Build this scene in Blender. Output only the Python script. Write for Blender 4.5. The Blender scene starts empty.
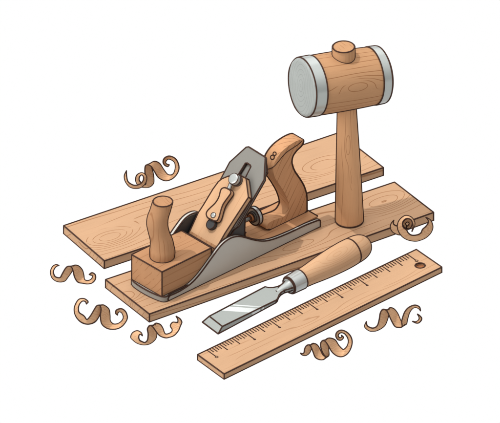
import bpy, bmesh, math, random
from mathutils import Vector, Matrix
from mathutils.geometry import tessellate_polygon
from mathutils.bvhtree import BVHTree
random.seed(4)
SE, CE = .53, .848                       # sine and cosine of the camera's elevation
VIEW = Vector((0, -CE, SE))              # towards the viewer
MM = .001
sc = bpy.context.scene
COL = sc.collection

# ---------------------------------------------------------------- geometry of the place (millimetres)
def G(px, py, z=0.):
    return Vector((px-250, ((211.5-py)-z*CE)/SE, z))
def scr(P): return (250+P.x, 211.5-(P.y*SE+P.z*CE))
def solve2(O, A, B, px, py):             # coordinates (a,b) on the plane O+aA+bB
    ox, oy = scr(O); ax, ay = scr(O+A); bx, by = scr(O+B)
    ax -= ox; ay -= oy; bx -= ox; by -= oy
    rx, ry = px-ox, py-oy
    d = ax*by-bx*ay
    return ((rx*by-bx*ry)/d, (ax*ry-rx*ay)/d)

# ---------------------------------------------------------------- materials
def srgb(r, g, b):
    f = lambda c: (c/255/12.92) if c/255 <= .04045 else ((c/255+.055)/1.055)**2.4
    return (f(r), f(g), f(b), 1)
def scaled(c, k): return (c[0]*k, c[1]*k, c[2]*k, 1)
class NT:
    def __init__(s, name):
        s.m = bpy.data.materials.new(name); s.m.use_nodes = True
        s.t = s.m.node_tree; s.b = s.t.nodes['Principled BSDF']
    def n(s, k, **kw):
        o = s.t.nodes.new(k)
        for a, v in kw.items(): setattr(o, a, v)
        return o
    def l(s, a, b): s.t.links.new(a, b)
    def math(s, op, a, b=None, c=None):
        o = s.n('ShaderNodeMath', operation=op)
        for i, v in enumerate((a, b, c)):
            if v is None: continue
            if isinstance(v, (int, float)): o.inputs[i].default_value = v
            else: s.l(v, o.inputs[i])
        return o.outputs[0]
    def vec(s, op, a, b=None):
        o = s.n('ShaderNodeVectorMath', operation=op)
        for i, v in enumerate((a, b)):
            if v is None: continue
            if isinstance(v, (tuple, list)): o.inputs[i].default_value = v
            else: s.l(v, o.inputs[i])
        return o.outputs['Value'] if op == 'DOT_PRODUCT' else o.outputs[0]
    def noise(s, v, scale, detail=2, rough=.5):
        o = s.n('ShaderNodeTexNoise'); s.l(v, o.inputs['Vector'])
        o.inputs['Scale'].default_value = scale; o.inputs['Detail'].default_value = detail
        o.inputs['Roughness'].default_value = rough
        return o.outputs[0]
    def mix(s, f, a, b):
        o = s.n('ShaderNodeMix', data_type='RGBA')
        for i, v in ((0, f), (6, a), (7, b)):
            if isinstance(v, (int, float, tuple)): o.inputs[i].default_value = v
            else: s.l(v, o.inputs[i])
        return o.outputs[2]

def wood(name, base, line, sp=7., knots=(), seed=0., amp=1.1, width=.045, strength=.75, rings=False, gap=.45, fu=.006, fv=.03, cyl=0):
    t = NT(name)
    at = t.n('ShaderNodeAttribute', attribute_name='gr')
    g = at.outputs['Vector']
    def field(g):
        sep = t.n('ShaderNodeSeparateXYZ'); t.l(g, sep.inputs[0])
        u, v, w = sep.outputs
        if cyl:       # grain that wraps a turned piece
            v = t.math('MULTIPLY', t.math('ARCTAN2', w, v), cyl); w = 0.
            cx = t.n('ShaderNodeCombineXYZ'); t.l(u, cx.inputs[0]); t.l(v, cx.inputs[1]); g = cx.outputs[0]
        nz = t.noise(t.vec('ADD', t.vec('MULTIPLY', g, (fu, fv, fv)), (seed, seed*1.7, seed*.3)), 1., 1.5, .4)
        if rings:
            q = t.vec('MULTIPLY', g, (0, .8, 1.25))
            f = t.math('DIVIDE', t.math('SQRT', t.vec('DOT_PRODUCT', q, q)), sp)
        else:
            f = t.math('DIVIDE', v if cyl else t.math('ADD', v, t.math('MULTIPLY', w, .8)), sp)
        f = t.math('ADD', f, t.math('MULTIPLY', nz, amp*2))
        for (ku, kv, ka, kb, kA) in knots:
            q = t.vec('MULTIPLY', t.vec('SUBTRACT', g, (ku, kv, 0)), (1/ka, 1/kb, 0))
            e = t.math('EXPONENT', t.math('MULTIPLY', t.vec('DOT_PRODUCT', q, q), -1.))
            f = t.math('ADD', f, t.math('MULTIPLY', e, kA))
        return f
    f = field(g); h_ = .25; sq = None
    for d_ in ((h_, 0, 0), (0, h_, 0), (0, 0, h_)):
        e = t.math('DIVIDE', t.math('SUBTRACT', field(t.vec('ADD', g, d_)), f), h_)
        e = t.math('MULTIPLY', e, e); sq = e if sq is None else t.math('ADD', sq, e)
    grad = t.math('MAXIMUM', t.math('SQRT', sq), .06)
    fr = t.math('DIVIDE', t.math('ABSOLUTE', t.math('SUBTRACT', t.math('FRACT', f), .5)), grad)
    mr = t.n('ShaderNodeMapRange', interpolation_type='SMOOTHSTEP')
    t.l(fr, mr.inputs[0]); mr.inputs[1].default_value = .16; mr.inputs[2].default_value = .55
    mr.inputs[3].default_value = 1; mr.inputs[4].default_value = 0
    mk = t.noise(t.vec('ADD', t.vec('MULTIPLY', g, (.012, .11, .11)), (seed+9, 3, seed)), 1., 1)
    m2 = t.n('ShaderNodeMapRange'); t.l(mk, m2.inputs[0])
    m2.inputs[1].default_value = gap-.03; m2.inputs[2].default_value = gap+.06
    lf = t.math('MULTIPLY', t.math('MULTIPLY', mr.outputs[0], m2.outputs[0]), strength)
    tone = t.noise(t.vec('MULTIPLY', g, (.012, .05, .05)), 1., 2)
    fib = t.noise(t.vec('MULTIPLY', g, (.05, 1.3, 1.3)), 1., 3, .6)
    k = t.math('ADD', t.math('MULTIPLY', tone, .6), t.math('MULTIPLY', fib, .4))
    m3 = t.n('ShaderNodeMapRange'); t.l(k, m3.inputs[0])
    m3.inputs[1].default_value = .3; m3.inputs[2].default_value = .7
    body = t.mix(m3.outputs[0], scaled(base, .93), scaled(base, 1.07))
    t.l(t.mix(lf, body, line), t.b.inputs['Base Color'])
    t.b.inputs['Roughness'].default_value = .75
    t.b.inputs['Specular IOR Level'].default_value = .05
    bp = t.n('ShaderNodeBump'); bp.inputs['Strength'].default_value = .12; bp.inputs['Distance'].default_value = .0003
    t.l(fib, bp.inputs['Height']); t.l(bp.outputs[0], t.b.inputs['Normal'])
    return t.m
def plain(name, base, rough=.5, metal=0., spec=.3, var=.05, scale=.04):
    t = NT(name)
    at = t.n('ShaderNodeAttribute', attribute_name='gr')
    nz = t.noise(t.vec('MULTIPLY', at.outputs['Vector'], (scale, scale*1.2, scale)), 1., 4, .6)
    t.l(t.mix(nz, scaled(base, 1-var*1.5), scaled(base, 1+var*1.5)), t.b.inputs['Base Color'])
    t.b.inputs['Roughness'].default_value = rough; t.b.inputs['Metallic'].default_value = metal
    t.b.inputs['Specular IOR Level'].default_value = spec
    return t.m
TL = 1.80
PALE = scaled(srgb(225, 180, 141), 1/TL); PALE_L = scaled(srgb(184, 132, 92), 1/TL)
TAN = scaled(srgb(203, 152, 111), 1/1.62); TAN_L = scaled(srgb(160, 106, 68), 1/1.6)
LITE = scaled(srgb(230, 184, 143), 1/1.65); LITE_L = scaled(srgb(200, 150, 110), 1/1.5)
INK = plain('dark_ink_line', srgb(62, 42, 34), .8, 0, .1, .02)
STEEL = plain('cast_grey_steel', (.42, .41, .375, 1), .55, 0, .3, .03)
SOLE = plain('darkened_sole', (.25, .243, .22, 1), .55, 0, .3, .03)  # shade put into the colour: offsets the fill light on the nose
IRON = plain('dark_plane_iron', (.17, .163, .146, 1), .5, 0, .3, .05)
IRON2 = plain('blued_iron', (.12, .115, .105, 1), .5, 0, .3, .03)
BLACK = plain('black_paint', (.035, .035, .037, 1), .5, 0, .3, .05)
BRIGHT = plain('bright_steel', (.38, .40, .39, 1), .28, .35, .5, .03)
BAND = plain('pale_steel_band', (.36, .385, .37, 1), .28, .45, .5, .03)
BRASS = plain('orange_brass', scaled(srgb(190, 120, 72), 1/1.2), .5, 0, .3)
EDGE = wood('wedge_wood', LITE, LITE_L, sp=6, seed=3, width=.04, strength=.45, gap=.5)

# ---------------------------------------------------------------- mesh helpers: a geo is (verts, faces)
class Geo:
    def __init__(s, v=None, f=None): s.v = [Vector(p) for p in (v or [])]; s.f = [tuple(q) for q in (f or [])]
    def add(s, o):
        n = len(s.v); s.v += o.v; s.f += [tuple(i+n for i in q) for q in o.f]; return s
def prism(outline, lo, hi, fr, holes=()):
    """outline 2D (a,b), extruded along c from lo to hi; fr(a,b,c)->Vector"""
    def area(p): return sum(p[i-1][0]*p[i][1]-p[i][0]*p[i-1][1] for i in range(len(p)))
    outline = list(outline)
    if area(outline) < 0: outline.reverse()
    loops = [outline]
    for h in holes:
        h = list(h)
        if area(h) > 0: h.reverse()
        loops.append(h)
    g = Geo(); n = sum(map(len, loops))
    flat = [p for l in loops for p in l]
    g.v = [fr(a, b, lo) for a, b in flat]+[fr(a, b, hi) for a, b in flat]
    if holes:
        tris = tessellate_polygon([[Vector((a, b, 0)) for a, b in l] for l in loops])
        for t in tris:
            a, b, c = t
            pa, pb, pc = flat[a], flat[b], flat[c]
            if (pb[0]-pa[0])*(pc[1]-pa[1])-(pc[0]-pa[0])*(pb[1]-pa[1]) < 0: a, c = c, a
            g.f.append((a+n, b+n, c+n)); g.f.append((c, b, a))
    else:
        g.f.append(tuple(range(n, 2*n))); g.f.append(tuple(range(n-1, -1, -1)))
    k = 0
    for l in loops:
        m = len(l)
        for i in range(m):
            a, b = k+i, k+(i+1) % m
            g.f.append((a, b, b+n, a+n))
        k += m
    return g
def lathe(prof, fr, seg=64, phase=0.):
    """prof [(t,r)], fr(t, x, y)"""
    g = Geo()
    for (t, r) in prof:
        for i in range(seg):
            a = 2*math.pi*i/seg+phase
            g.v.append(fr(t, r*math.cos(a), r*math.sin(a)))
    m = len(prof)
    for j in range(m-1):
        for i in range(seg):
            k = (i+1) % seg
            g.f.append((j*seg+i, j*seg+k, (j+1)*seg+k, (j+1)*seg+i))
    g.f.append(tuple(range(seg-1, -1, -1))); g.f.append(tuple((m-1)*seg+i for i in range(seg)))
    return g
def cyl(fr, lo, hi, cx, cy, r, seg=40, dome=0.):
    p = [(lo, r), (hi-dome, r)]
    if dome:
        p += [(hi-dome+dome*math.sin(q), r*math.cos(q)*.5+r*.5*math.cos(q)**.5) for q in (.35, .7, 1.05, 1.3)]
    return lathe(p, lambda t, x, y: fr(cx+x, cy+y, t), seg)
def smooth_poly(pts, n=6, closed=True):
    out = []; m = len(pts)
    rng = range(m) if closed else range(m-1)
    for i in rng:
        if closed: p = [pts[(i+k-1) % m] for k in range(4)]
        else: p = [pts[max(0, min(m-1, i+k-1))] for k in range(4)]
        for j in range(n):
            t = j/n
            out.append(tuple(.5*(2*b+(c-a)*t+(2*a-5*b+4*c-d)*t*t+(3*b-a-3*c+d)*t**3) for a, b, c, d in zip(*p)))
    if not closed: out.append(tuple(pts[-1]))
    return out
def tube(pts, r, closed=False, sides=6):
    g = Geo(); P = [pts[0]]
    for p in pts[1:]:
        if (p-P[-1]).length > 1e-4: P.append(p)
    if closed and (P[0]-P[-1]).length < 1e-4: P.pop()
    n = len(P)
    if n < 2: return g
    T = []
    for i in range(n):
        a = P[i-1] if (i > 0 or closed) else P[i]
        b = P[(i+1) % n] if (i < n-1 or closed) else P[i]
        d = b-a
        T.append(d.normalized() if d.length > 1e-9 else Vector((0, 0, 1)))
    x = T[0].orthogonal().normalized()
    for i in range(n):
        x = x-T[i]*x.dot(T[i])
        x = x.normalized() if x.length > 1e-6 else T[i].orthogonal().normalized()
        y = T[i].cross(x)
        for k in range(sides):
            a = 2*math.pi*k/sides
            g.v.append(P[i]+(x*math.cos(a)+y*math.sin(a))*r)
    for i in range(n if closed else n-1):
        j = (i+1) % n
        for k in range(sides):
            l = (k+1) % sides
            g.f.append((i*sides+k, i*sides+l, j*sides+l, j*sides+k))
    if not closed:
        for c in (P[0], P[-1]): g.add(ball(c, r))
    return g
def ball(c, r, s=6):
    g = Geo()
    for j in range(1, 4):
        a = math.pi*j/4
        for i in range(s):
            b = 2*math.pi*i/s
            g.v.append(c+Vector((math.sin(a)*math.cos(b), math.sin(a)*math.sin(b), math.cos(a)))*r)
    g.v.append(c+Vector((0, 0, r))); g.v.append(c-Vector((0, 0, r)))
    for i in range(s):
        k = (i+1) % s
        g.f.append((3*s, i, k)); g.f.append((3*s+1, 2*s+k, 2*s+i))
        for j in range(2): g.f.append((j*s+i, (j+1)*s+i, (j+1)*s+k, j*s+k))
    return g
def chain(edges):
    """edges: list of (key,key); returns list of (keys, closed)"""
    adj = {}
    for a, b in edges:
        adj.setdefault(a, []).append(b); adj.setdefault(b, []).append(a)
    used = set(); out = []
    def walk(s, n):
        path = [s, n]; used.add(frozenset((s, n)))
        while len(adj[path[-1]]) == 2:
            c = [q for q in adj[path[-1]] if frozenset((path[-1], q)) not in used]
            if not c: break
            used.add(frozenset((path[-1], c[0]))); path.append(c[0])
        return path
    for k in adj:
        if len(adj[k]) != 2:
            for n in adj[k]:
                if frozenset((k, n)) not in used: out.append((walk(k, n), False))
    for k in adj:
        for n in adj[k]:
            if frozenset((k, n)) not in used:
                p = walk(k, n)
                cl = p[0] == p[-1]
                out.append((p[:-1] if cl else p, cl))
    return out

class Thing:
    """local frame: loc (mm) and rotation about Z"""
    def __init__(s, name, label, cat, loc, rz=0., group=None, single=False):
        s.loc = Vector(loc); s.rz = rz; s.R = Matrix.Rotation(rz, 3, 'Z'); s.Ri = s.R.transposed()
        s.view = s.Ri @ VIEW
        s.root = None; s.meta = (name, label, cat, group)
        if not single:
            o = bpy.data.objects.new(name, None); COL.objects.link(o)
            o.empty_display_size = .02
            s.finish(o); s.root = o
    def finish(s, o):
        name, label, cat, group = s.meta
        o.location = s.loc*MM; o.rotation_euler = (0, 0, s.rz)
        o['label'] = label; o['category'] = cat
        if group: o['group'] = group
    def L(s, P): return s.Ri @ (Vector(P)-s.loc)
    def W(s, P): return s.R @ Vector(P)+s.loc
    def cast(s, g, px, py):
        bvh = BVHTree.FromPolygons(g.v, g.f)
        P = G(px, py, 0)+VIEW*900
        h = bvh.ray_cast(s.L(P), -s.view)
        return h
    def part(s, name, g, mat, r=.78, thr=38., grain=((1, 0, 0), (0, 1, 0), (0, 0, 1)), go=(0, 0, 0), parent=None,
             bevel=None, inks=(), marks=None, mark_mat=None, crease=True, contour=True, keep=None, smooth=True, label=None, label_top=False):
        if bevel:
            bm = bmesh.new(); vs = [bm.verts.new(p) for p in g.v]
            for q in g.f: bm.faces.new([vs[i] for i in q])
            bm.normal_update()
            es = [e for e in bm.edges if bevel[2](e)]
            bmesh.ops.bevel(bm, geom=es, offset=bevel[0], segments=bevel[1], profile=.5, affect='EDGES', clamp_overlap=True)
            bm.verts.index_update()
            g = Geo([v.co.copy() for v in bm.verts], [[v.index for v in q.verts] for q in bm.faces]); bm.free()
        bm = bmesh.new(); vs = [bm.verts.new(p) for p in g.v]
        for q in g.f:
            try: bm.faces.new([vs[i] for i in q])
            except ValueError: pass
        bmesh.ops.remove_doubles(bm, verts=bm.verts[:], dist=.001)
        bmesh.ops.dissolve_degenerate(bm, dist=.0005, edges=bm.edges[:])
        bmesh.ops.recalc_face_normals(bm, faces=bm.faces[:])
        bm.verts.index_update(); bm.faces.index_update(); bm.edges.index_update(); bm.normal_update()
        cosT = math.cos(math.radians(thr))
        ink = Geo(); sharp = set(); ce = []
        for e in bm.edges:
            if len(e.link_faces) == 2:
                if e.link_faces[0].normal.dot(e.link_faces[1].normal) < cosT:
                    sharp.add(e.index)
                    if keep is None or keep(e): ce.append((e.verts[0].index, e.verts[1].index))
        co = [v.co.copy() for v in bm.verts]
        if crease and r:
            for p, cl in chain(ce): ink.add(tube([co[i] for i in p], r, cl))
        if contour and r:
            comp = [-1]*len(bm.faces); bm.faces.ensure_lookup_table(); c = 0
            for f0 in bm.faces:
                if comp[f0.index] >= 0: continue
                st = [f0]; comp[f0.index] = c
                while st:
                    f = st.pop()
                    for e in f.edges:
                        if e.index in sharp: continue
                        for f2 in e.link_faces:
                            if comp[f2.index] < 0: comp[f2.index] = c; st.append(f2)
                c += 1
            nm = {}
            for f in bm.faces:
                for l in f.loops:
                    k = (comp[f.index], l.vert.index)
                    nm[k] = nm.get(k, Vector())+f.normal*l.calc_angle()
            seg = []; pos = {}
            for f in bm.faces:
                cc = comp[f.index]; q = [v.index for v in f.verts]
                if len(q) > 8: continue
                for tri in [(q[0], q[i], q[i+1]) for i in range(1, len(q)-1)]:
                    d = [nm[(cc, i)].normalized().dot(s.view) for i in tri]
                    pts = []
                    for i in range(3):
                        j = (i+1) % 3
                        if (d[i] > 0) != (d[j] > 0):
                            k = (cc, min(tri[i], tri[j]), max(tri[i], tri[j]))
                            t_ = d[i]/(d[i]-d[j])
                            pos[k] = co[tri[i]].lerp(co[tri[j]], t_); pts.append(k)
                    if len(pts) == 2: seg.append((pts[0], pts[1]))
            for p, cl in chain(list({tuple(sorted(x)) for x in seg})):
                P = [pos[i] for i in p]
                ln = sum((P[i]-P[i-1]).length for i in range(1, len(P)))
                if ln > 1.2: ink.add(tube(P, r*1.22, cl))
        bvh = BVHTree.FromPolygons(co, [[v.index for v in f.verts] for f in bm.faces])
        for (pl, rr) in inks:
            P = []
            for px, py in smooth_poly(pl, 5, False):
                h = bvh.ray_cast(s.L(G(px, py, 0)+VIEW*900), -s.view)
                if h[0] is not None: P.append(h[0]+s.view*(rr*.25))
            if len(P) > 1: ink.add(tube(P, rr))
        me = bpy.data.meshes.new(name)
        bm.to_mesh(me); nb = len(me.vertices); nf = len(me.polygons)
        shp = [False]*len(me.edges)
        ek = {tuple(sorted((bm_e.verts[0].index, bm_e.verts[1].index))) for bm_e in bm.edges if bm_e.index in sharp}
        bm.free()
        allv = co+ink.v; facs = [tuple(p.vertices) for p in me.polygons]+[tuple(i+nb for i in q) for q in ink.f]
        mi = [0]*nf+[1]*len(ink.f)
        mats = [mat, INK]
        if marks:
            n = len(allv); allv = allv+marks.v; facs += [tuple(i+n for i in q) for q in marks.f]
            mi += [1 if mark_mat is None else 2]*len(marks.f)
            if mark_mat: mats.append(mark_mat)
        bpy.data.meshes.remove(me)
        me = bpy.data.meshes.new(name)
        me.from_pydata([tuple(p*MM) for p in allv], [], facs)
        for m_ in mats: me.materials.append(m_)
        me.polygons.foreach_set('material_index', mi)
        big = [len(f) <= 8 for f in facs] if smooth else [False]*len(facs)
        me.polygons.foreach_set('use_smooth', big)
        for e in me.edges:
            if tuple(sorted(e.vertices)) in ek: e.use_edge_sharp = True
        at = me.attributes.new('gr', 'FLOAT_VECTOR', 'POINT')
        gx = [Vector(a) for a in grain]; go_ = Vector(go)
        fl = []
        for p in allv:
            q = p-go_; fl += [q.dot(gx[0]), q.dot(gx[1]), q.dot(gx[2])]
        at.data.foreach_set('vector', fl)
        me.update()
        o = bpy.data.objects.new(name, me); COL.objects.link(o)
        if s.root is None: s.finish(o); s.root = o
        else: o.parent = parent or s.root
        if label: o['label'] = label
        return o

# ---------------------------------------------------------------- ground: white sheet, glow added so no shadows show
me = bpy.data.meshes.new('ground')
S_ = 12
me.from_pydata([(-S_, -S_, 0), (S_, -S_, 0), (S_, S_, 0), (-S_, S_, 0)], [], [(0, 1, 2, 3)])
go = bpy.data.objects.new('ground', me); COL.objects.link(go)
go['kind'] = 'structure'; go['label'] = 'plain white ground under the tools, with an added glow'
t = NT('glowing_white_ground')
t.b.inputs['Base Color'].default_value = (0, 0, 0, 1); t.b.inputs['Specular IOR Level'].default_value = 0
t.b.inputs['Emission Color'].default_value = (1, 1, 1, 1); t.b.inputs['Emission Strength'].default_value = 1.0
me.materials.append(t.m)

# ---------------------------------------------------------------- planks
def plank(name, label, c, th, knots_px, seed):
    """c: the four top corners in order back-left, front-left, front-right, back-right"""
    P = [G(x, y, th) for x, y in c]
    ctr = sum(P, Vector())/4; d = (P[2]-P[1]); rz = math.atan2(d.y, d.x)
    T = Thing(name, label, 'plank', (ctr.x, ctr.y, 0), rz, None, single=True)
    loc = [T.L(p) for p in P]
    kn = []
    for (kx, ky, a, b, A) in knots_px:
        q = T.L(G(kx, ky, th)); kn.append((q.x, q.y, a, b, A))
    g = prism([(p.x, p.y) for p in loc], 0, th, lambda a, b, c_: Vector((a, b, c_)))
    m = wood('pale_plank_wood', PALE, PALE_L, sp=10.5, knots=kn, seed=seed, width=.06, amp=1.6, gap=.38, strength=.9)
    T.part(name, g, m)
    return T
BK = plank('wooden_plank', 'upper pale wooden plank lying behind the hand plane, nothing resting on it',
           [(63.7, 225.7), (104.3, 260.8), (383.3, 167.6), (338.8, 132.8)], 9.4,
           [(110, 238, 30, 15, 5.4), (325, 166, 38, 17, 5.6)], 1.3)
FR = plank('wooden_plank', 'lower pale wooden plank carrying the hand plane and the upright mallet',
           [(105.6, 279.6), (149.4, 314), (433.6, 212.4), (394.5, 182.2)], 9.6,
           [(126, 298, 16, 9, 2.6), (386, 203, 30, 14, 4.4), (300, 246, 30, 8, 2)], 5.2)

# ---------------------------------------------------------------- ruler
def ruler():
    th = 6.4
    c = [(197.6, 354.6), (224.1, 373.9), (441.8, 267.1), (416.3, 249.5)]
    P = [G(x, y, th) for x, y in c]; ctr = sum(P, Vector())/4
    d = P[2]-P[1]; rz = math.atan2(d.y, d.x)
    T = Thing('wooden_ruler', 'pale wooden ruler with dark tick marks and a round hanging hole', 'ruler', (ctr.x, ctr.y, 0), rz, single=True)
    q = [T.L(p) for p in P]
    h = T.L(G(420.1, 265.6, th)); R = 5.
    hole = [(h.x+R*math.cos(2*math.pi*i/40), h.y+R*math.sin(2*math.pi*i/40)) for i in range(40)]
    g = prism([(p.x, p.y) for p in q], 0, th, lambda a, b, c_: Vector((a, b, c_)), [hole])
    mk = Geo()
    sh = ((P[1]-P[0])+(P[2]-P[3]))/2
    ex = T.L(P[0]+sh)-T.L(P[0]); ex.z = 0; pxw = sh.x    # local step across the ruler
    def bar(b, ln, w):
        a_ = b+ex*(.4/pxw); e_ = b+ex*(ln/pxw)
        n = Vector((-ex.y, ex.x, 0)).normalized()*w*.5; zz = Vector((0, 0, th+.03)); up = Vector((0, 0, .18))
        v = [a_-n, a_+n, e_+n, e_-n]; v = [Vector((p.x, p.y, 0)) for p in v]
        mk.add(Geo([p+zz for p in v]+[p+zz+up for p in v], [(4, 5, 6, 7), (0, 1, 5, 4), (1, 2, 6, 5), (2, 3, 7, 6), (3, 0, 4, 7)]))
    e0, e1 = T.L(P[0]), T.L(P[3])
    for i in range(81):
        xb = 206.9+i*2.5
        f = (xb-197.6)/(416.3-197.6)
        b = e0.lerp(e1, f); jit = random.uniform(-.15, .15)
        big = i//5
        if i % 5: bar(b, 4.6+jit+(.8 if i % 5 in (2, 3) and random.random() < .3 else 0), 1.1)
        else:
            dot = big in (3, 5, 8, 10, 12)
            ln = 10.3 if dot else 8.1+jit
            if big in (0, 16): ln = 8.6
            bar(b, ln, 1.2)
            e_ = b+ex*(ln/pxw)
            if dot: mk.add(lathe([(th+.02, 1.35), (th+.25, 1.3)], lambda t_, x, y: Vector((e_.x+x, e_.y+y, t_)), 16))
            if big in (0, 16):
                cc = b+ex*((ln+1.1)/pxw)
                mk.add(tube([Vector((cc.x+1.5*math.cos(a), cc.y+1.5*math.sin(a), th+.1)) for a in [2*math.pi*k/20 for k in range(20)]], .4, True))
    kn = []
    for (kx, ky, a, b, A) in [(310, 322, 40, 6, 1.6), (225, 366, 20, 5, 1), (395, 280, 30, 6, 1.2)]:
        p = T.L(G(kx, ky, th)); kn.append((p.x, p.y, a, b, A))
    m = wood('ruler_wood', PALE, PALE_L, sp=8, knots=kn, seed=8.4, width=.045, amp=1.5, gap=.47, strength=.6)
    o = T.part('wooden_ruler', g, m, marks=mk)
    # brown disc filling the hole
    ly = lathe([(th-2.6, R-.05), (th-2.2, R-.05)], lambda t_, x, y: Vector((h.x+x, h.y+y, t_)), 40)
    T.part('hole_fill', ly, wood('dark_hole_wood', scaled(srgb(170, 108, 70), 1/1.3), TAN_L, seed=2), r=0)
ruler()

# ---------------------------------------------------------------- hand plane
az = math.atan2(.678, .735)
O = G(164, 303, 9.6)
HP = Thing('hand_plane', 'wood and grey metal hand plane with a tall front knob standing on the lower plank', 'hand plane', O, az)
# local: x = u (towards heel), y = -v (away from viewer), z up ; v in 0..-48
def hp(u, v, z): return Vector((u, -v, z))
def hw(u, v, z): return HP.W(hp(u, v, z))
UX, UY, UZ = hw(1, 0, 0)-hw(0, 0, 0), hw(0, 1, 0)-hw(0, 0, 0), Vector((0, 0, 1))
def pu(px, py, v):                      # pixel -> (u,z) in the plane v
    return solve2(hw(0, v, 0), UX, UZ, px, py)
# sole
nose = [(u, v) for u, v in smooth_poly([(12, 0), (2, -.6), (-1.5, -8), (-3.2, -24), (-2.4, -40), (0, -48)], 5, False)]
sole = [(5, 0)]+nose[4:]+[(211.5, -47), (212, -46), (212, -3), (211.5, -1.6), (9, -1.6)]
HP.part('sole', prism([(a, -b) for a, b in sole], 0, 6.2, lambda a, b, c: Vector((a, b, c))), SOLE)
near = [(8, 5.4), (16, 5), (24, 5.3), (35.8, 7.2), (45, 11.2), (53.5, 16.9), (62, 23.5), (71.3, 30.8), (78, 35.2), (85, 37.6), (92.5, 38), (100, 36.2), (106, 33.2),
        (112, 29.4), (118.5, 25), (125, 21), (132, 17.3), (140, 14.2), (152, 11.9), (171, 10.6), (193, 10.2), (209, 8.8)]
near = smooth_poly(near, 3, False)
HP.part('side_wall', prism([(a, b) for a, b in near]+[(212.5, 7.4), (212.5, -.1), (6, -.1), (5.4, 3)], -.05, 3.2, lambda a, b, c: Vector((a, c, b))), STEEL, contour=False)
far = smooth_poly([(10, 6), (30, 12), (45, 24), (56, 34), (63.8, 40.5), (73, 46.8), (83, 48.2), (92, 45), (101, 34), (108, 20), (112, 11)], 3, False)
HP.part('side_wall', prism(list(far)+[(113, 6), (113, -.1), (8, -.1)], 48.0, 52.0, lambda a, b, c: Vector((a, c, b))), STEEL, contour=False)
# dark lining plates + bed
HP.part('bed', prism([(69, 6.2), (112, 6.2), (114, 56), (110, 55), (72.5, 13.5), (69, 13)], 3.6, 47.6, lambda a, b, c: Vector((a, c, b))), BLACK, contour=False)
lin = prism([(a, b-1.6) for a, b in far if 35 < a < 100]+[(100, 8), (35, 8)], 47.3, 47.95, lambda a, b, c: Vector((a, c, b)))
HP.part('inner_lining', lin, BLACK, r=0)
# front block and knob
blk = prism([(0, 3.0), (67, 3.0), (67, 47.6), (0, 47.6)], 6.0, 35.2, lambda a, b, c: Vector((a, b, c)))
bmat = wood('block_wood', TAN, TAN_L, sp=7.5, seed=6.1, knots=[(52, 38, 12, 6, 2.2)], width=.045, strength=.55, gap=.46)
fb = HP.part('front_block', blk, bmat)
kc = pu(162.2, 257.2, -24)
kz = 35.2
prof = [(258.6, 12.0, 0), (253, 12.3, .1), (248, 11.5, -.1), (242, 10.8, -.8), (236, 10.2, -2.8), (230, 10.1, -4.4), (225, 10.3, -5), (219, 10.2, -4.3), (213, 10, -2.2), (208, 9.9, -.7), (203.4, 9.9, .6)]
prof = smooth_poly(prof, 4, False)
kb = hw(kc[0], -24, kz)
def kfr(i, x, y):
    z = kz+(prof[0][0]-prof[i][0])/CE*1.0; 
    w = Vector((kb.x+prof[i][2]+x, kb.y+y, HP.loc.z+z)); return HP.L(w)
n_ = len(prof); g = Geo(); sg = 64
for i in range(n_):
    for k in range(sg):
        a = 2*math.pi*k/sg; g.v.append(kfr(i, prof[i][1]*math.cos(a), prof[i][1]*math.sin(a)))
for j in range(n_-1):
    for k in range(sg):
        l = (k+1) % sg; g.f.append((j*sg+k, j*sg+l, (j+1)*sg+l, (j+1)*sg+k))
g.f += [tuple(range(sg-1, -1, -1)), tuple((n_-1)*sg+k for k in range(sg))]
kmat = wood('knob_wood', TAN, TAN_L, sp=4.6, seed=2.7, width=.05, strength=.55, gap=.48, fu=.02, fv=.05)
HP.part('front_knob', g, kmat, grain=((0, 0, 1), (.7, -.7, 0), (.7, .7, 0)))
# slanted assembly
be = math.radians(48); cb, sb = math.cos(be), math.sin(be)
def sl(s, v, n): return hp(74+s*cb-n*sb, v, 30+s*sb+n*cb)
def slw(s, v, n): return HP.W(sl(s, v, n))
def ps(px, py, n=0.):
    o = slw(0, 0, n); return solve2(o, slw(1, 0, n)-o, slw(0, 1, n)-o, px, py)
sfr = lambda a, b, c: sl(a, b, c)
sgr = (tuple(sl(1, 0, 0)-sl(0, 0, 0)), tuple(sl(0, 1, 0)-sl(0, 0, 0)), tuple(sl(0, 0, 1)-sl(0, 0, 0)))
sgo = tuple(sl(0, 0, 0))
# blade
N = -7.7
bl = [ps(x, y, N) for x, y in [(229.7, 162.2), (246.2, 147.2), (248.6, 146.8), (264.6, 156.8), (265.2, 158), (264, 179.7)]]
bl = [(12, -47)]+bl+[(32, -.5), (24, -5), (12, -5)]
slot = [ps(x, y, N) for x, y in [(245.3, 163.2), (247, 162.9), (250.4, 165.2), (250.9, 166.8), (244.5, 179.5), (238.3, 174.5)]]
bd = HP.part('blade', prism(bl, N-2.6, N, sfr, [slot]), IRON, grain=sgr, go=sgo)
br = [(14, -43), (94, -43), (101, -36), (101, -13), (92, -4.5), (14, -4.5)]
HP.part('chip_breaker', prism(br, N-5.4, N-3.0, sfr), IRON, grain=sgr, go=sgo)
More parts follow.
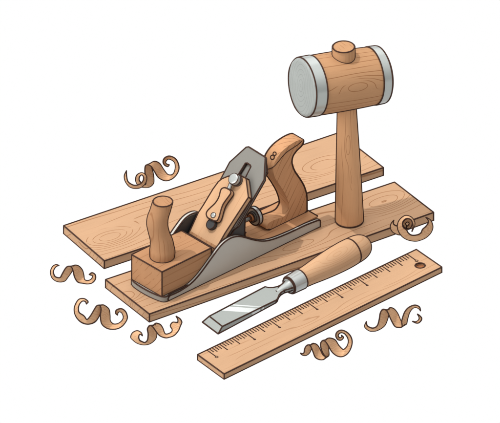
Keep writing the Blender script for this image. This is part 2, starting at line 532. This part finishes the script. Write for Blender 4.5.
# plates between iron and wedge on the right side
HP.part('cap_iron', prism([(4, -43.5), (58, -43.5), (58, -.3), (30, -.3), (24, -4.5), (4, -4.5)], N+.15, -5.6, sfr), IRON2, grain=sgr, go=sgo, r=.4)
cap = [ps(x, y) for x, y in [(188.8, 233.6), (198.4, 212.5), (200.5, 209.4), (204, 204), (213, 189), (218.4, 181.6), (222, 178.7), (228, 176.2), (240, 175.2), (246, 178.3), (248.4, 197.2), (230.6, 236.6), (216.2, 250.2)]]
cap[-1] = (0, -3.9); cap = [(a, min(b, -3.9) if a < 30 else b) for a, b in cap]
lc = HP.part('lever_cap', prism(cap, -5.4, 0, sfr), EDGE, grain=sgr, go=sgo)
# front bevel strip of the cap
HP.part('cap_foot', prism([(-3.2, -44.2), (3.4, -44.2), (3.4, -3.4), (-3.2, -3.4)], -4, .35, sfr), wood('cap_foot_wood', scaled(TAN, .9), TAN_L, seed=1), grain=sgr, go=sgo, r=0)
lv = [(224.5, 187.6), (221.6, 188.8), (220.2, 192), (218.9, 197), (215.3, 203), (208.6, 209.4), (206.3, 213.3), (207.3, 217.2), (211, 219.5), (216.3, 221), (219, 217), (220.8, 210.5), (223.2, 204), (228.4, 196.6), (230.6, 193.2), (230.2, 190.4), (227.5, 188.6)]
NL = 6.
lvp = [ps(x, y, NL) for x, y in smooth_poly(lv, 3)]
HP.part('cam_lever', prism(lvp, .9, NL, sfr), wood('lever_wood', LITE, LITE_L, sp=5, seed=4.2, width=.04, strength=.3), grain=sgr, go=sgo, thr=50)
def disc(name, px, py, n0, n1, r, mat, dome=0., rr=.5, parent=None):
    c = ps(px, py, n1)
    return HP.part(name, cyl(sfr, n0, n1, c[0], c[1], r, 40, dome), mat, r=rr, parent=parent)
ws = disc('washer', 236.4, 180.2, -.2, 2.6, 5.6, IRON2)
disc('clamp_screw', 232.9, 178.4, 2.6, 8.0, 5.6, BRIGHT, .9)
a0, a1 = ps(231, 183.5, 4.6), ps(228.6, 189.5, 4.6)
ax = Vector(sl(*a1, 4.6))-Vector(sl(*a0, 4.6)); q0 = Vector(sl(*a0, 4.6)); e1 = ax.normalized(); e2 = e1.orthogonal().normalized(); e3 = e1.cross(e2)
HP.part('link_rod', lathe([(0, 1.7), (ax.length, 1.7)], lambda t_, x, y: q0+e1*t_+e2*x+e3*y, 24), BRIGHT, r=.45)
disc('pivot_knob', 210.6, 224.0, -.2, 4.2, 5.1, BLACK)
disc('pivot_pin', 212.8, 214.9, 5.9, 7.6, 2.5, BRIGHT, .5, .45)
# adjusting wheel: axis along u
wu, wz = pu(253.2, 216.6, -24)
def wfr(a, b, c): return hp(wu+c, -24+a, wz+b)
whl = HP.part('adjusting_wheel', cyl(wfr, 0, 4.4, 0, 0, 9.4, 48), BRIGHT)
HP.part('washer', cyl(wfr, -2.2, -.05, 0, 0, 5.4, 40), IRON, parent=whl, r=.45)
HP.part('hub', cyl(wfr, -5, -2.2, 0, 0, 3.8, 32), BRASS, parent=whl, r=.45)
HP.part('adjuster_shaft', cyl(wfr, -34, -4.9, 0, 0, 1.6, 20), IRON, r=.45)
# handle base
topz = smooth_poly([(114.5, 33), (121, 25), (130, 18), (140, 13.2), (150, 11.3), (175, 11.2), (208, 11.2), (212, 11.2)], 4, False)
hbm = wood('handle_wood', scaled(TAN, 1.2), TAN_L, sp=8, seed=7.7, width=.045, strength=.5, gap=.47)
HP.part('handle_base', prism(list(topz)+[(212.2, 6.3), (114.5, 6.3)], 3.4, 50, lambda a, b, c: Vector((a, c, b))), hbm, thr=60, bevel=(2.6, 4, lambda e: len(e.link_faces) == 2 and any(len(f.verts) > 20 for f in e.link_faces) and max(v.co.z for v in e.verts) > 9 and max(v.co.y for v in e.verts) < 5), contour=False)
# rear handle
left = [(260.4, 225.6, -25), (260.6, 221.4, -26), (265.0, 216.8, -27), (275, 211.8, -29), (278.9, 206.5, -30), (279.6, 200.8, -31), (276.7, 191, -31), (271, 181, -31), (265.4, 172.5, -31),
        (263.4, 163, -31), (266.2, 154, -31), (272.5, 145.4, -31), (281.5, 139.2, -30), (291, 136.3, -27), (299, 137.4, -22)]
right = [(302.6, 141.2, -18), (301, 146, -17), (296.6, 150.2, -17), (292.6, 156, -17), (291.7, 163, -17), (294.5, 171, -17), (299.4, 178.2, -17), (303.7, 185.6, -17), (306.3, 194, -17),
         (307.6, 205, -17), (307.6, 211, -17)]
tp = [pu(x, y, v) for x, y, v in left+right]
tp = [(min(a, 209.8), b) for a, b in smooth_poly(tp, 3, False)]+[(209.6, 12.5), (207, 10.9), (160, 10.9)]
tg = prism([(a, b) for a, b in tp], 16.5, 31.5, lambda a, b, c: Vector((a, c, b)))
tm = wood('handle_wood', scaled(TAN, 1.35), TAN_L, sp=6, seed=11.3, width=.05, strength=.55, gap=.45, fu=.012, fv=.04)
tote = HP.part('rear_handle', tg, tm, grain=((.5, 0, .86), (.86, 0, -.5), (0, 1, 0)), thr=70,
    bevel=(3.6, 4, lambda e: len(e.link_faces) == 2 and any(len(f.verts) > 20 for f in e.link_faces) and max(v.co.z for v in e.verts) > 12),
    inks=[([(266, 169.4), (270, 168.6), (274.5, 166), (279.6, 160), (285.5, 153.2), (292, 148.6), (298, 144.6), (301.4, 141.4)], .5),
          ([(272.4+1.9*math.cos(a)+.4*math.sin(a), 157.3+2.1*math.sin(a)-.5*math.cos(a)) for a in [k*math.pi/5 for k in range(11)]], .6),
          ([(274.6+1.6*math.cos(a), 153.7+1.7*math.sin(a)) for a in [k*math.pi/5 for k in range(11)]], .6)])

# ---------------------------------------------------------------- mallet
hb = G(349.4, 221, 9.6)
ML = Thing('wooden_mallet', 'brown wooden mallet with grey banded head standing upright on its handle', 'mallet', hb, 0)
yb = hb.y
top = Vector((95.4, yb, 170)); 
def hfr(prof, seg, tilt_top):
    g = Geo()
    for (z, r, x) in prof:
        for i in range(seg):
            a = 2*math.pi*(i+.5)/seg+math.radians(4)
            g.v.append(Vector((x+r*math.cos(a), r*math.sin(a), z)))
    m = len(prof)
    for j in range(m-1):
        for i in range(seg):
            k = (i+1) % seg; g.f.append((j*seg+i, j*seg+k, (j+1)*seg+k, (j+1)*seg+i))
    g.f += [tuple(range(seg-1, -1, -1)), tuple((m-1)*seg+i for i in range(seg))]
    return g
hprof = [(0, 12.9, 0), (1.2, 13.9, 0), (40, 12.6, -.7), (80, 11.2, -1.5), (133, 9.2, -2.6), (150, 8.8, -2.9)]
hm = wood('mallet_wood', scaled(srgb(202, 154, 113), 1/1.15), TAN_L, sp=5.2, seed=3.9, width=.05, strength=.5, gap=.48, fu=.012, fv=.04,
          knots=[(95, -2, 13, 2.6, 1.9), (56, 2.5, 11, 2.6, 1.8)], cyl=11.5)
HP_ = ML.part('handle', hfr(hprof, 64, 0), hm, grain=((0, 0, 1), (0, -1, 0), (1, 0, 0)))
A = Vector((.891, .443, -.103)).normalized()
C0 = Vector((91, yb, ((211.5-81.0)-yb*SE)/CE))-hb      # head centre, local
E2 = Vector((0, 0, 1)); E2 = (E2-A*E2.dot(A)).normalized(); E3 = A.cross(E2)
HL = 87.5
def afr(t_, x, y): return C0+A*(t_-HL/2)+E2*x+E3*y
def rad(t_): 
    f = t_/HL
    return 29.7-1.3*f+.9*math.sin(math.pi*f)
def seg_prof(t0, t1, dr, n=8):
    return [(t0+(t1-t0)*i/n, rad(t0+(t1-t0)*i/n)+dr) for i in range(n+1)]
mm_ = wood('mallet_head_wood', scaled(srgb(202, 154, 113), 1/1.45), TAN_L, sp=6.5, seed=12.3, amp=.7, width=.05, strength=.8, gap=.4, knots=[(4, 36, 20, 7, 3.0)], cyl=29)
ML.part('head', lathe(seg_prof(13.4, 77.6, 0), afr, 96), mm_, grain=(tuple(A), tuple(E2), tuple(E3)), go=tuple(C0))
ML.part('metal_band', lathe(seg_prof(1.2, 13.6, .5), afr, 96), BAND)
ML.part('metal_band', lathe(seg_prof(77.4, 87.2, .5), afr, 96), BAND)
fm = wood('grey_end_grain', (.285, .305, .295, 1), (.19, .20, .195, 1), sp=4.3, seed=0, rings=True, amp=.25, width=.06, strength=.45, gap=.3)
ML.part('striking_face', lathe([(-.6, 26.6), (-.4, 29), (1.2, rad(0)+.3)], afr, 96), fm, thr=80, grain=(tuple(A), tuple(E2), tuple(E3)), go=tuple(C0+E2*1-E3*2))
ML.part('striking_face', lathe([(87.0, rad(87)+.2), (88.4, 27)], afr, 96), fm, thr=80, grain=(tuple(A), tuple(E2), tuple(E3)), go=tuple(C0))
pz = C0.z+25
pegt = ((211.5-46.9)-yb*SE)/CE-hb.z
ML.part('handle_peg', lathe([(pz, 11.2), (pegt-.5, 11.2), (pegt, 10.9)], lambda t_, x, y: Vector((-5.8+x, y, t_)), 64),
        wood('peg_wood', scaled(srgb(202, 154, 113), 1/1.45), TAN_L, sp=5, seed=9.9, width=.05, strength=.5, gap=.45), grain=((0, 0, 1), (1, 0, 0), (0, 1, 0)))
# line where the peg meets the head
ring = Geo(); P = []
hv = BVHTree.FromPolygons(*(lambda g: (g.v, g.f))(lathe(seg_prof(13.4, 77.6, 0), afr, 96)))
for k in range(60):
    a = 2*math.pi*k/60
    h = hv.ray_cast(Vector((-5.8+11.3*math.cos(a), 11.3*math.sin(a), pegt+30)), Vector((0, 0, -1)))
    if h[0] is not None: P.append(h[0])
me_ring = tube(P, .5, True)
for o in list(ML.root.children):
    if o.name.startswith('handle_peg'):
        bm = bmesh.new(); bm.from_mesh(o.data); vs = [bm.verts.new(p*MM) for p in me_ring.v]
        for q in me_ring.f:
            f = bm.faces.new([vs[i] for i in q]); f.material_index = 1
        bm.to_mesh(o.data); bm.free()

# ---------------------------------------------------------------- chisel
tip = G(210.5, 328.2, 4.6); butt = G(366.5, 243.2, 13.6)
dv = butt-tip; rz = math.atan2(dv.y, dv.x)
CH = Thing('wood_chisel', 'wood chisel with a bright steel blade and a fat pale wooden handle', 'chisel', (tip.x, tip.y, 0), rz)
tl, bl_ = CH.L(tip), CH.L(butt)
D = (bl_-tl); LC = D.length; D.normalize()
Yv = Vector((0, 1, 0)); Zv = D.cross(Yv).normalized()*1.
if Zv.z < 0: Zv = -Zv
def cfr(t_, x, y): return tl+D*t_+Yv*x+Zv*y
roll = math.radians(13)
By = Yv*math.cos(roll)+Zv*math.sin(roll); Bz = Zv*math.cos(roll)-Yv*math.sin(roll)
def bfr(a, b, c): return tl+D*a+By*b+Bz*c
def pb(px, py, c=2.0):
    o = CH.W(bfr(0, 0, c)); return solve2(o, CH.W(bfr(1, 0, c))-o, CH.W(bfr(0, 1, c))-o, px, py)
tf = lambda px: (px-210.5)/156*LC
top_px = [(209.3, 316.2), (265.0, 286.8), (268.5, 287.6), (272.7, 287.6), (277.5, 286.6), (281, 284.9), (285, 281.5), (289.5, 278.4), (295, 287), (288, 289.2), (284.5, 290.2), (281, 292.4), (279, 295), (277.6, 298.6), (276.3, 300.0), (222.3, 326.4)]
tpb = [pb(x, y) for x, y in top_px]
gb = prism(tpb, -1.8, 2.0, bfr)
# cutting bevel: wedge in front of the blade
p0, p1 = tpb[0], tpb[-1]
c0, c1 = pb(202.4, 322.1, -1.8), pb(218.1, 333.8, -1.8)
n = len(tpb)
# replace the front wall by a bevel running down to the cutting edge
V0 = [bfr(*p0, 2.0), bfr(*p1, 2.0), bfr(*c1, -1.7), bfr(*c0, -1.7), bfr(*p0, -1.8), bfr(*p1, -1.8)]
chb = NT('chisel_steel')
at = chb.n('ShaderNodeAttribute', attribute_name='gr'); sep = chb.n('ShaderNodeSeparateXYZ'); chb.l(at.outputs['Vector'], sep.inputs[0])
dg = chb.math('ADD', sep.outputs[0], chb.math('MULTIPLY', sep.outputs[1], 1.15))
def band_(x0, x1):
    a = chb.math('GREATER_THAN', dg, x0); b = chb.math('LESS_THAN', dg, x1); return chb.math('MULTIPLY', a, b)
glint = chb.math('ADD', band_(38, 48), band_(51, 53.5))  # glint stripes painted on the blade: paler, glossier steel
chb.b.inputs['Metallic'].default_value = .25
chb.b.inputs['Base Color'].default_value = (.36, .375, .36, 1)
mr = chb.n('ShaderNodeMapRange'); chb.l(glint, mr.inputs[0]); m5 = chb.n('ShaderNodeMapRange'); chb.l(glint, m5.inputs[0]); m5.inputs[3].default_value = 0.; m5.inputs[4].default_value = .7; chb.l(m5.outputs[0], chb.b.inputs['Metallic']); chb.l(chb.mix(glint, (.275, .295, .28, 1), (.5, .52, .51, 1)), chb.b.inputs['Base Color']); mr.inputs[3].default_value = .62; mr.inputs[4].default_value = .2; chb.b.inputs['Specular IOR Level'].default_value = .2
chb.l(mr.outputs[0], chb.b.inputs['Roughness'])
def merge_blade():
    g = Geo(); L = tpb[1:-1]
    pts = [p0]+L+[p1]; m = len(pts)
    g.v = [bfr(a, b, 2.0) for a, b in pts]+[bfr(a, b, -1.8) for a, b in pts]
    g.v[m] = bfr(*c0, -1.8); g.v[2*m-1] = bfr(*c1, -1.8)
    g.f.append(tuple(range(m))); g.f.append(tuple(range(2*m-1, m-1, -1)))
    for i in range(m-1): g.f.append((i, i+1, i+1+m, i+m))
    g.f.append((m-1, 0, m, 2*m-1))
    return g
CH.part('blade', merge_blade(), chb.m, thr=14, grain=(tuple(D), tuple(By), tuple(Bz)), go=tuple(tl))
CH.part('neck', lathe(smooth_poly([(tf(276), 1.6), (tf(281), 3.4), (tf(285), 4.2), (tf(288), 5.4), (tf(290.5), 7.2), (tf(291.3), 7.9)], 4, False), cfr, 48), BRIGHT, grain=(tuple(D), (0, 1, 0), (0, 0, 1)))
CH.part('ferrule', lathe([(tf(288.6), 8.2), (tf(289.3), 9.1), (tf(300.2), 10.0), (tf(301), 9.9)], cfr, 64), BRIGHT, grain=(tuple(D), (0, 1, 0), (0, 0, 1)))
hpz = [(300.8, 9.0), (304, 9.5), (310, 10.2), (318, 11.4), (327, 12.5), (336, 13.3), (345, 13.6), (352, 13.3)]
hp1 = smooth_poly([(tf(x), r) for x, r in hpz], 4, False)
chw = wood('chisel_handle_wood', LITE, LITE_L, sp=5.5, seed=6.6, width=.045, strength=.5, gap=.42, knots=[(tf(333), 1, 19, 6, 3.2)], fu=.01, fv=.04, cyl=13)
gg = (tuple(D), tuple(Zv*.8-Yv*.6), tuple(Yv*.8+Zv*.6))
hd = CH.part('handle', lathe(hp1, cfr, 80), chw, grain=gg, go=tuple(tl))
endp = smooth_poly([(tf(352.2), 13.2), (tf(356), 13.0), (tf(360), 12.2), (tf(363.5), 10.4), (tf(366), 7.6), (tf(367.2), 4.2), (tf(367.6), 1)], 4, False)
CH.part('handle_end', lathe(endp, cfr, 80), wood('chisel_end_wood', scaled(LITE, .97), LITE_L, sp=5.5, seed=6.6, width=.045, strength=.5), grain=gg, go=tuple(tl))

# ---------------------------------------------------------------- shavings
SHV = wood('shaving_wood', scaled(srgb(220, 176, 136), 1/1.25), scaled(srgb(190, 130, 88), 1/1.35), sp=2.6, seed=1.1, width=.07, strength=.4, gap=.5, fu=.03, fv=.2)
GRP = 'curled wood shavings lying around the tools'
def shaving(label, off, k, ribbons, depth=.8, lift=.1):
    """ribbons: list of (stations [(nx,ny,fx,fy[,shift])]) in crop units"""
    R = []
    for st in ribbons:
        q = []
        for s_ in st:
            nx, ny, fx, fy = s_[:4]; dy = s_[4] if len(s_) > 4 else 0
            q.append((off[0]+nx/k, off[1]+ny/k, off[0]+fx/k, off[1]+fy/k, dy))
        q = smooth_poly(q, 7, False); R.append(q)
    # find Y0 so that the lowest point touches the ground
    def pts(Y0):
        out = []
        for q in R:
            row = []
            for nx, ny, fx, fy, dy in q:
                wd = math.hypot(fx-nx, fy-ny)
                yn = Y0+dy; yf = Y0+dy+wd*depth
                a = Vector((nx-250, yn, ((211.5-ny)-yn*SE)/CE)); b = Vector((fx-250, yf, ((211.5-fy)-yf*SE)/CE))
                row.append((a, b))
            out.append(row)
        return out
    P = pts(0); mz = min(p.z for row in P for ab in row for p in ab)
    Y0 = (mz-lift-.2)*CE/SE
    P = pts(Y0)
    xs = [p.x for row in P for ab in row for p in ab]; ys = [p.y for row in P for ab in row for p in ab]
    T = Thing('wood_shaving', label, 'wood shaving', ((min(xs)+max(xs))/2, (min(ys)+max(ys))/2, 0), 0, GRP, single=True)
    allg = Geo(); M = 4; th = .35; u = 0
    for row in P:
        n = len(row); g = Geo()
        mids = [(T.L(a), T.L(b)) for a, b in row]
        grid = [[a.lerp(b, j/M) for j in range(M+1)] for a, b in mids]
        nor = []
        for i in range(n):
            t_ = (mids[min(i+1, n-1)][0]+mids[min(i+1, n-1)][1]-mids[max(i-1, 0)][0]-mids[max(i-1, 0)][1])
            w_ = mids[i][1]-mids[i][0]
            if w_.length < .3: w_ = (mids[min(max(i, 3), n-4)][1]-mids[min(max(i, 3), n-4)][0])
            c_ = t_.cross(w_); nor.append(c_.normalized() if c_.length > 1e-9 else (nor[-1] if nor else Vector((0, 0, 1))))
        for sgn in (0, 1):
            for i in range(n):
                # fatten tips a little so they do not collapse
                for j in range(M+1): g.v.append(grid[i][j]+nor[i]*(th*sgn-th/2)+(mids[i][1]-mids[i][0]).normalized()*(0)+Vector((0, 0, 0)))
        off_ = n*(M+1)
        for i in range(n-1):
            for j in range(M):
                a = i*(M+1)+j; b = a+M+1
                g.f.append((a, a+1, b+1, b)); g.f.append((a+off_, b+off_, b+1+off_, a+1+off_))
            for j, (s1) in ((0, 0), (M, 1)):
                a = i*(M+1)+j; b = a+M+1
                g.f.append((a, b, b+off_, a+off_) if not s1 else (a, a+off_, b+off_, b))
        for i in (0, n-1):
            for j in range(M):
                a = i*(M+1)+j
                g.f.append((a, a+off_, a+1+off_, a+1) if i == 0 else (a, a+1, a+1+off_, a+off_))
        allg.add(g)
    T.part('wood_shaving', allg, SHV, r=.56, thr=50)
S = shaving
S('tight double-looped shaving above the upper plank, left of the mallet', (120, 150), 7.81, [[
    (50, 162, 50, 163, -6), (52, 205, 34, 200, -6), (62, 245, 42, 245, -6), (90, 268, 75, 287, -6), (120, 276, 125, 300, -6), (155, 266, 170, 288, -6), (178, 243, 200, 255, -5), (184, 215, 208, 220, -4),
    (175, 197, 195, 190, -2), (162, 197, 165, 178, 0), (152, 212, 132, 195, 1), (150, 235, 122, 230, 2), (165, 255, 132, 262, 2), (182, 262, 165, 288, 1), (198, 270, 225, 290, 0), (202, 245, 260, 262), (196, 195, 264, 220), (194, 150, 258, 175), (200, 122, 246, 130), (220, 115, 250, 98), (245, 130, 275, 88),
    (270, 170, 310, 105), (300, 215, 340, 150), (350, 240, 370, 188), (400, 230, 398, 195), (440, 195, 420, 180), (460, 150, 432, 140), (455, 105, 428, 100), (430, 65, 408, 80), (385, 47, 380, 70), (348, 62, 362, 82), (336, 92, 356, 98), (347, 118, 363, 108), (372, 130, 372, 112), (385, 116, 384, 115)]])
S('small S-shaped shaving left of the lower plank end, topmost of the two there', (46, 260), 9.26, [[
    (120, 51, 120, 50), (98, 58, 92, 42), (80, 78, 60, 62), (68, 110, 42, 110), (82, 150, 55, 162), (110, 163, 90, 192), (132, 160, 135, 202), (145, 138, 175, 192), (160, 110, 205, 155), (182, 75, 238, 108), (205, 58, 250, 75), (235, 65, 262, 48),
    (250, 100, 300, 53), (265, 160, 335, 90), (295, 205, 350, 140), (340, 215, 358, 180), (385, 222, 385, 190), (430, 210, 415, 180), (458, 175, 430, 160), (455, 135, 430, 142), (425, 117, 418, 140), (400, 135, 400, 134)]])
S('wide shaving with two hooked ends below the small one, left of the lower plank corner', (70, 294), 8.06, [[
    (132, 80, 132, 78), (122, 60, 145, 62), (98, 58, 115, 38), (75, 85, 70, 45), (68, 120, 38, 100), (75, 150, 38, 155), (105, 170, 65, 205), (120, 185, 105, 235), (137, 205, 155, 242), (165, 175, 205, 222), (195, 125, 238, 170), (215, 95, 252, 120), (238, 92, 262, 88),
    (250, 120, 290, 98), (245, 180, 315, 125), (255, 240, 322, 175), (295, 275, 325, 215), (345, 285, 350, 240), (395, 275, 385, 238), (435, 245, 415, 218), (462, 195, 430, 190), (450, 145, 422, 158), (415, 118, 402, 142), (375, 128, 388, 148), (368, 155, 385, 155), (383, 170, 383, 169)]])
S('leafy-ended wavy shaving just below the front corner of the lower plank', (128, 312), 8.62, [[
    (124, 204, 124, 202), (108, 192, 112, 176), (96, 198, 78, 160), (92, 218, 40, 178), (96, 234, 24, 215), (102, 244, 42, 240), (115, 252, 80, 268), (145, 262, 135, 282), (168, 240, 190, 272), (174, 190, 235, 235), (168, 145, 248, 190), (188, 115, 240, 130), (215, 130, 235, 97), (245, 172, 275, 105), (275, 205, 300, 140),
    (320, 222, 318, 185), (355, 218, 345, 188), (400, 200, 375, 172), (435, 160, 382, 150), (450, 125, 366, 118), (460, 102, 385, 88), (464, 85, 425, 88), (448, 58, 430, 66), (415, 37, 415, 36)]])
S('ring-shaped crescent shaving against the front edge of the lower plank, right end', (386, 210), 9.26, [[
    (370, 69, 370, 67), (390, 95, 410, 90), (388, 125, 430, 130), (365, 155, 432, 170), (338, 180, 412, 215), (320, 215, 370, 255), (280, 232, 320, 278), (235, 232, 270, 288), (205, 210, 200, 275, -2), (190, 185, 145, 240, -3), (160, 160, 112, 185, -4), (152, 125, 108, 130, -4), (165, 95, 130, 85, -4),
    (195, 78, 175, 52, -4), (230, 90, 220, 58, -4), (246, 125, 252, 85, -4), (250, 160, 266, 130, -4), (240, 198, 241, 197, -4)],
    [(72, 96, 72, 95, 2), (68, 125, 48, 125, 2), (85, 142, 40, 160, 2), (105, 150, 60, 200, 2), (120, 170, 105, 225, 2), (135, 180, 135, 230, 2)],
    [(178, 172, 192, 145, 1), (153, 130, 180, 130, 1), (172, 92, 185, 115, 1), (205, 80, 200, 108, 1), (237, 95, 212, 115, 1), (242, 130, 215, 128, 1), (225, 168, 205, 142, 1), (190, 172, 194, 150, 1)]])
S('long triple-wave shaving with a spiral end, below the middle of the ruler', (298, 326), 8.62, [[
    (22, 235, 22, 236), (40, 238, 40, 250), (52, 228, 70, 252), (58, 195, 98, 232), (72, 170, 115, 195), (95, 162, 118, 165), (112, 180, 125, 150), (130, 225, 155, 155), (148, 268, 178, 178), (180, 288, 198, 220), (215, 290, 220, 255), (238, 270, 258, 262, 1), (215, 235, 267, 245, 2), (198, 190, 265, 215, 1), (195, 150, 262, 175), (212, 125, 248, 130), (235, 132, 250, 108), (262, 170, 280, 104), (290, 220, 320, 120), (330, 255, 350, 165),
    (375, 265, 385, 200), (420, 245, 402, 197), (452, 200, 425, 170), (467, 140, 435, 130), (455, 90, 425, 95), (420, 52, 400, 65), (375, 35, 372, 57), (338, 50, 352, 68), (325, 82, 346, 85), (340, 115, 358, 100), (370, 122, 370, 100), (392, 100, 380, 90), (375, 80, 375, 82)]])
S('N-shaped shaving right of the spiral one, below the right half of the ruler', (360, 300), 7.576, [[
    (48, 165, 48, 164), (52, 190, 35, 195), (70, 205, 45, 215), (100, 212, 80, 235), (130, 195, 130, 230), (145, 150, 185, 195), (155, 95, 210, 140), (175, 70, 218, 105), (205, 85, 222, 60), (230, 140, 255, 65), (260, 195, 285, 100), (285, 207, 312, 160), (318, 203, 335, 188, 1), (316, 165, 352, 180, 2), (322, 135, 360, 145, 2), (340, 88, 374, 98, 1), (370, 55, 395, 67), (415, 38, 420, 55), (450, 52, 445, 65), (458, 82, 458, 81)]])
S('tiny crescent fragment of shaving beside the end of the N-shaped one', (360, 300), 7.576, [[
    (435, 107, 435, 108), (452, 118, 445, 124), (468, 138, 448, 140), (460, 160, 440, 155), (435, 176, 420, 165), (398, 162, 400, 161)]])

# ---------------------------------------------------------------- light
w = bpy.data.worlds.new('World'); sc.world = w; w.use_nodes = True
nt = w.node_tree; bg = nt.nodes['Background']
tc = nt.nodes.new('ShaderNodeTexCoord'); sx = nt.nodes.new('ShaderNodeSeparateXYZ'); nt.links.new(tc.outputs['Generated'], sx.inputs[0])
m1 = nt.nodes.new('ShaderNodeMath'); m1.operation = 'MAXIMUM'; m1.inputs[1].default_value = 0; nt.links.new(sx.outputs[2], m1.inputs[0])
m2 = nt.nodes.new('ShaderNodeMath'); m2.operation = 'POWER'; m2.inputs[1].default_value = 2.; nt.links.new(m1.outputs[0], m2.inputs[0])
m3 = nt.nodes.new('ShaderNodeMath'); m3.operation = 'MULTIPLY_ADD'; m3.inputs[1].default_value = 1.95; m3.inputs[2].default_value = .25; nt.links.new(m2.outputs[0], m3.inputs[0])
dp = nt.nodes.new('ShaderNodeVectorMath'); dp.operation = 'DOT_PRODUCT'; dp.inputs[1].default_value = (.0, .85, .53); nt.links.new(tc.outputs['Generated'], dp.inputs[0])
sb_ = nt.nodes.new('ShaderNodeMapRange'); sb_.interpolation_type = 'SMOOTHSTEP'; nt.links.new(dp.outputs['Value'], sb_.inputs[0])  # bright patch added to the surround for the blade stripes to reflect
sb_.inputs[1].default_value = .88; sb_.inputs[2].default_value = .95; sb_.inputs[4].default_value = 1.3
m4 = nt.nodes.new('ShaderNodeMath'); m4.operation = 'ADD'; nt.links.new(m3.outputs[0], m4.inputs[0]); nt.links.new(sb_.outputs[0], m4.inputs[1])
nt.links.new(m4.outputs[0], bg.inputs['Strength']); bg.inputs['Color'].default_value = (1, 1, 1, 1)
sd = bpy.data.lights.new('key_light', 'SUN'); sd.energy = 1.75; sd.angle = math.radians(.6); sd.color = (1, .985, .96)
so = bpy.data.objects.new('key_light', sd); COL.objects.link(so)
el = math.radians(70); hz = Vector((-1, -.12, 0)).normalized()
to = Vector((hz.x*math.cos(el), hz.y*math.cos(el), math.sin(el)))
so.rotation_euler = to.to_track_quat('Z', 'Y').to_euler(); so.location = to*1.5

fd = bpy.data.lights.new('fill_light', 'SUN'); fd.energy = 1.9; fd.angle = math.radians(36); fd.color = (1, .99, .97)
fo = bpy.data.objects.new('fill_light', fd); COL.objects.link(fo)
to = Vector((-.84, -.50, .27)).normalized()
fo.rotation_euler = to.to_track_quat('Z', 'Y').to_euler(); fo.location = to*1.5

# ---------------------------------------------------------------- camera
cd = bpy.data.cameras.new('Camera'); cam = bpy.data.objects.new('Camera', cd); COL.objects.link(cam)
cd.type = 'ORTHO'; cd.ortho_scale = .5; cd.clip_start = .01; cd.clip_end = 100
e = math.atan2(SE, CE)
cam.location = VIEW*2.0
cam.rotation_euler = (math.pi/2-e, 0, 0)
sc.camera = cam
sc.view_settings.view_transform = 'Standard'; sc.view_settings.look = 'None'
sc.view_settings.exposure = 0; sc.view_settings.gamma = 1
sc.cycles.max_bounces = 6
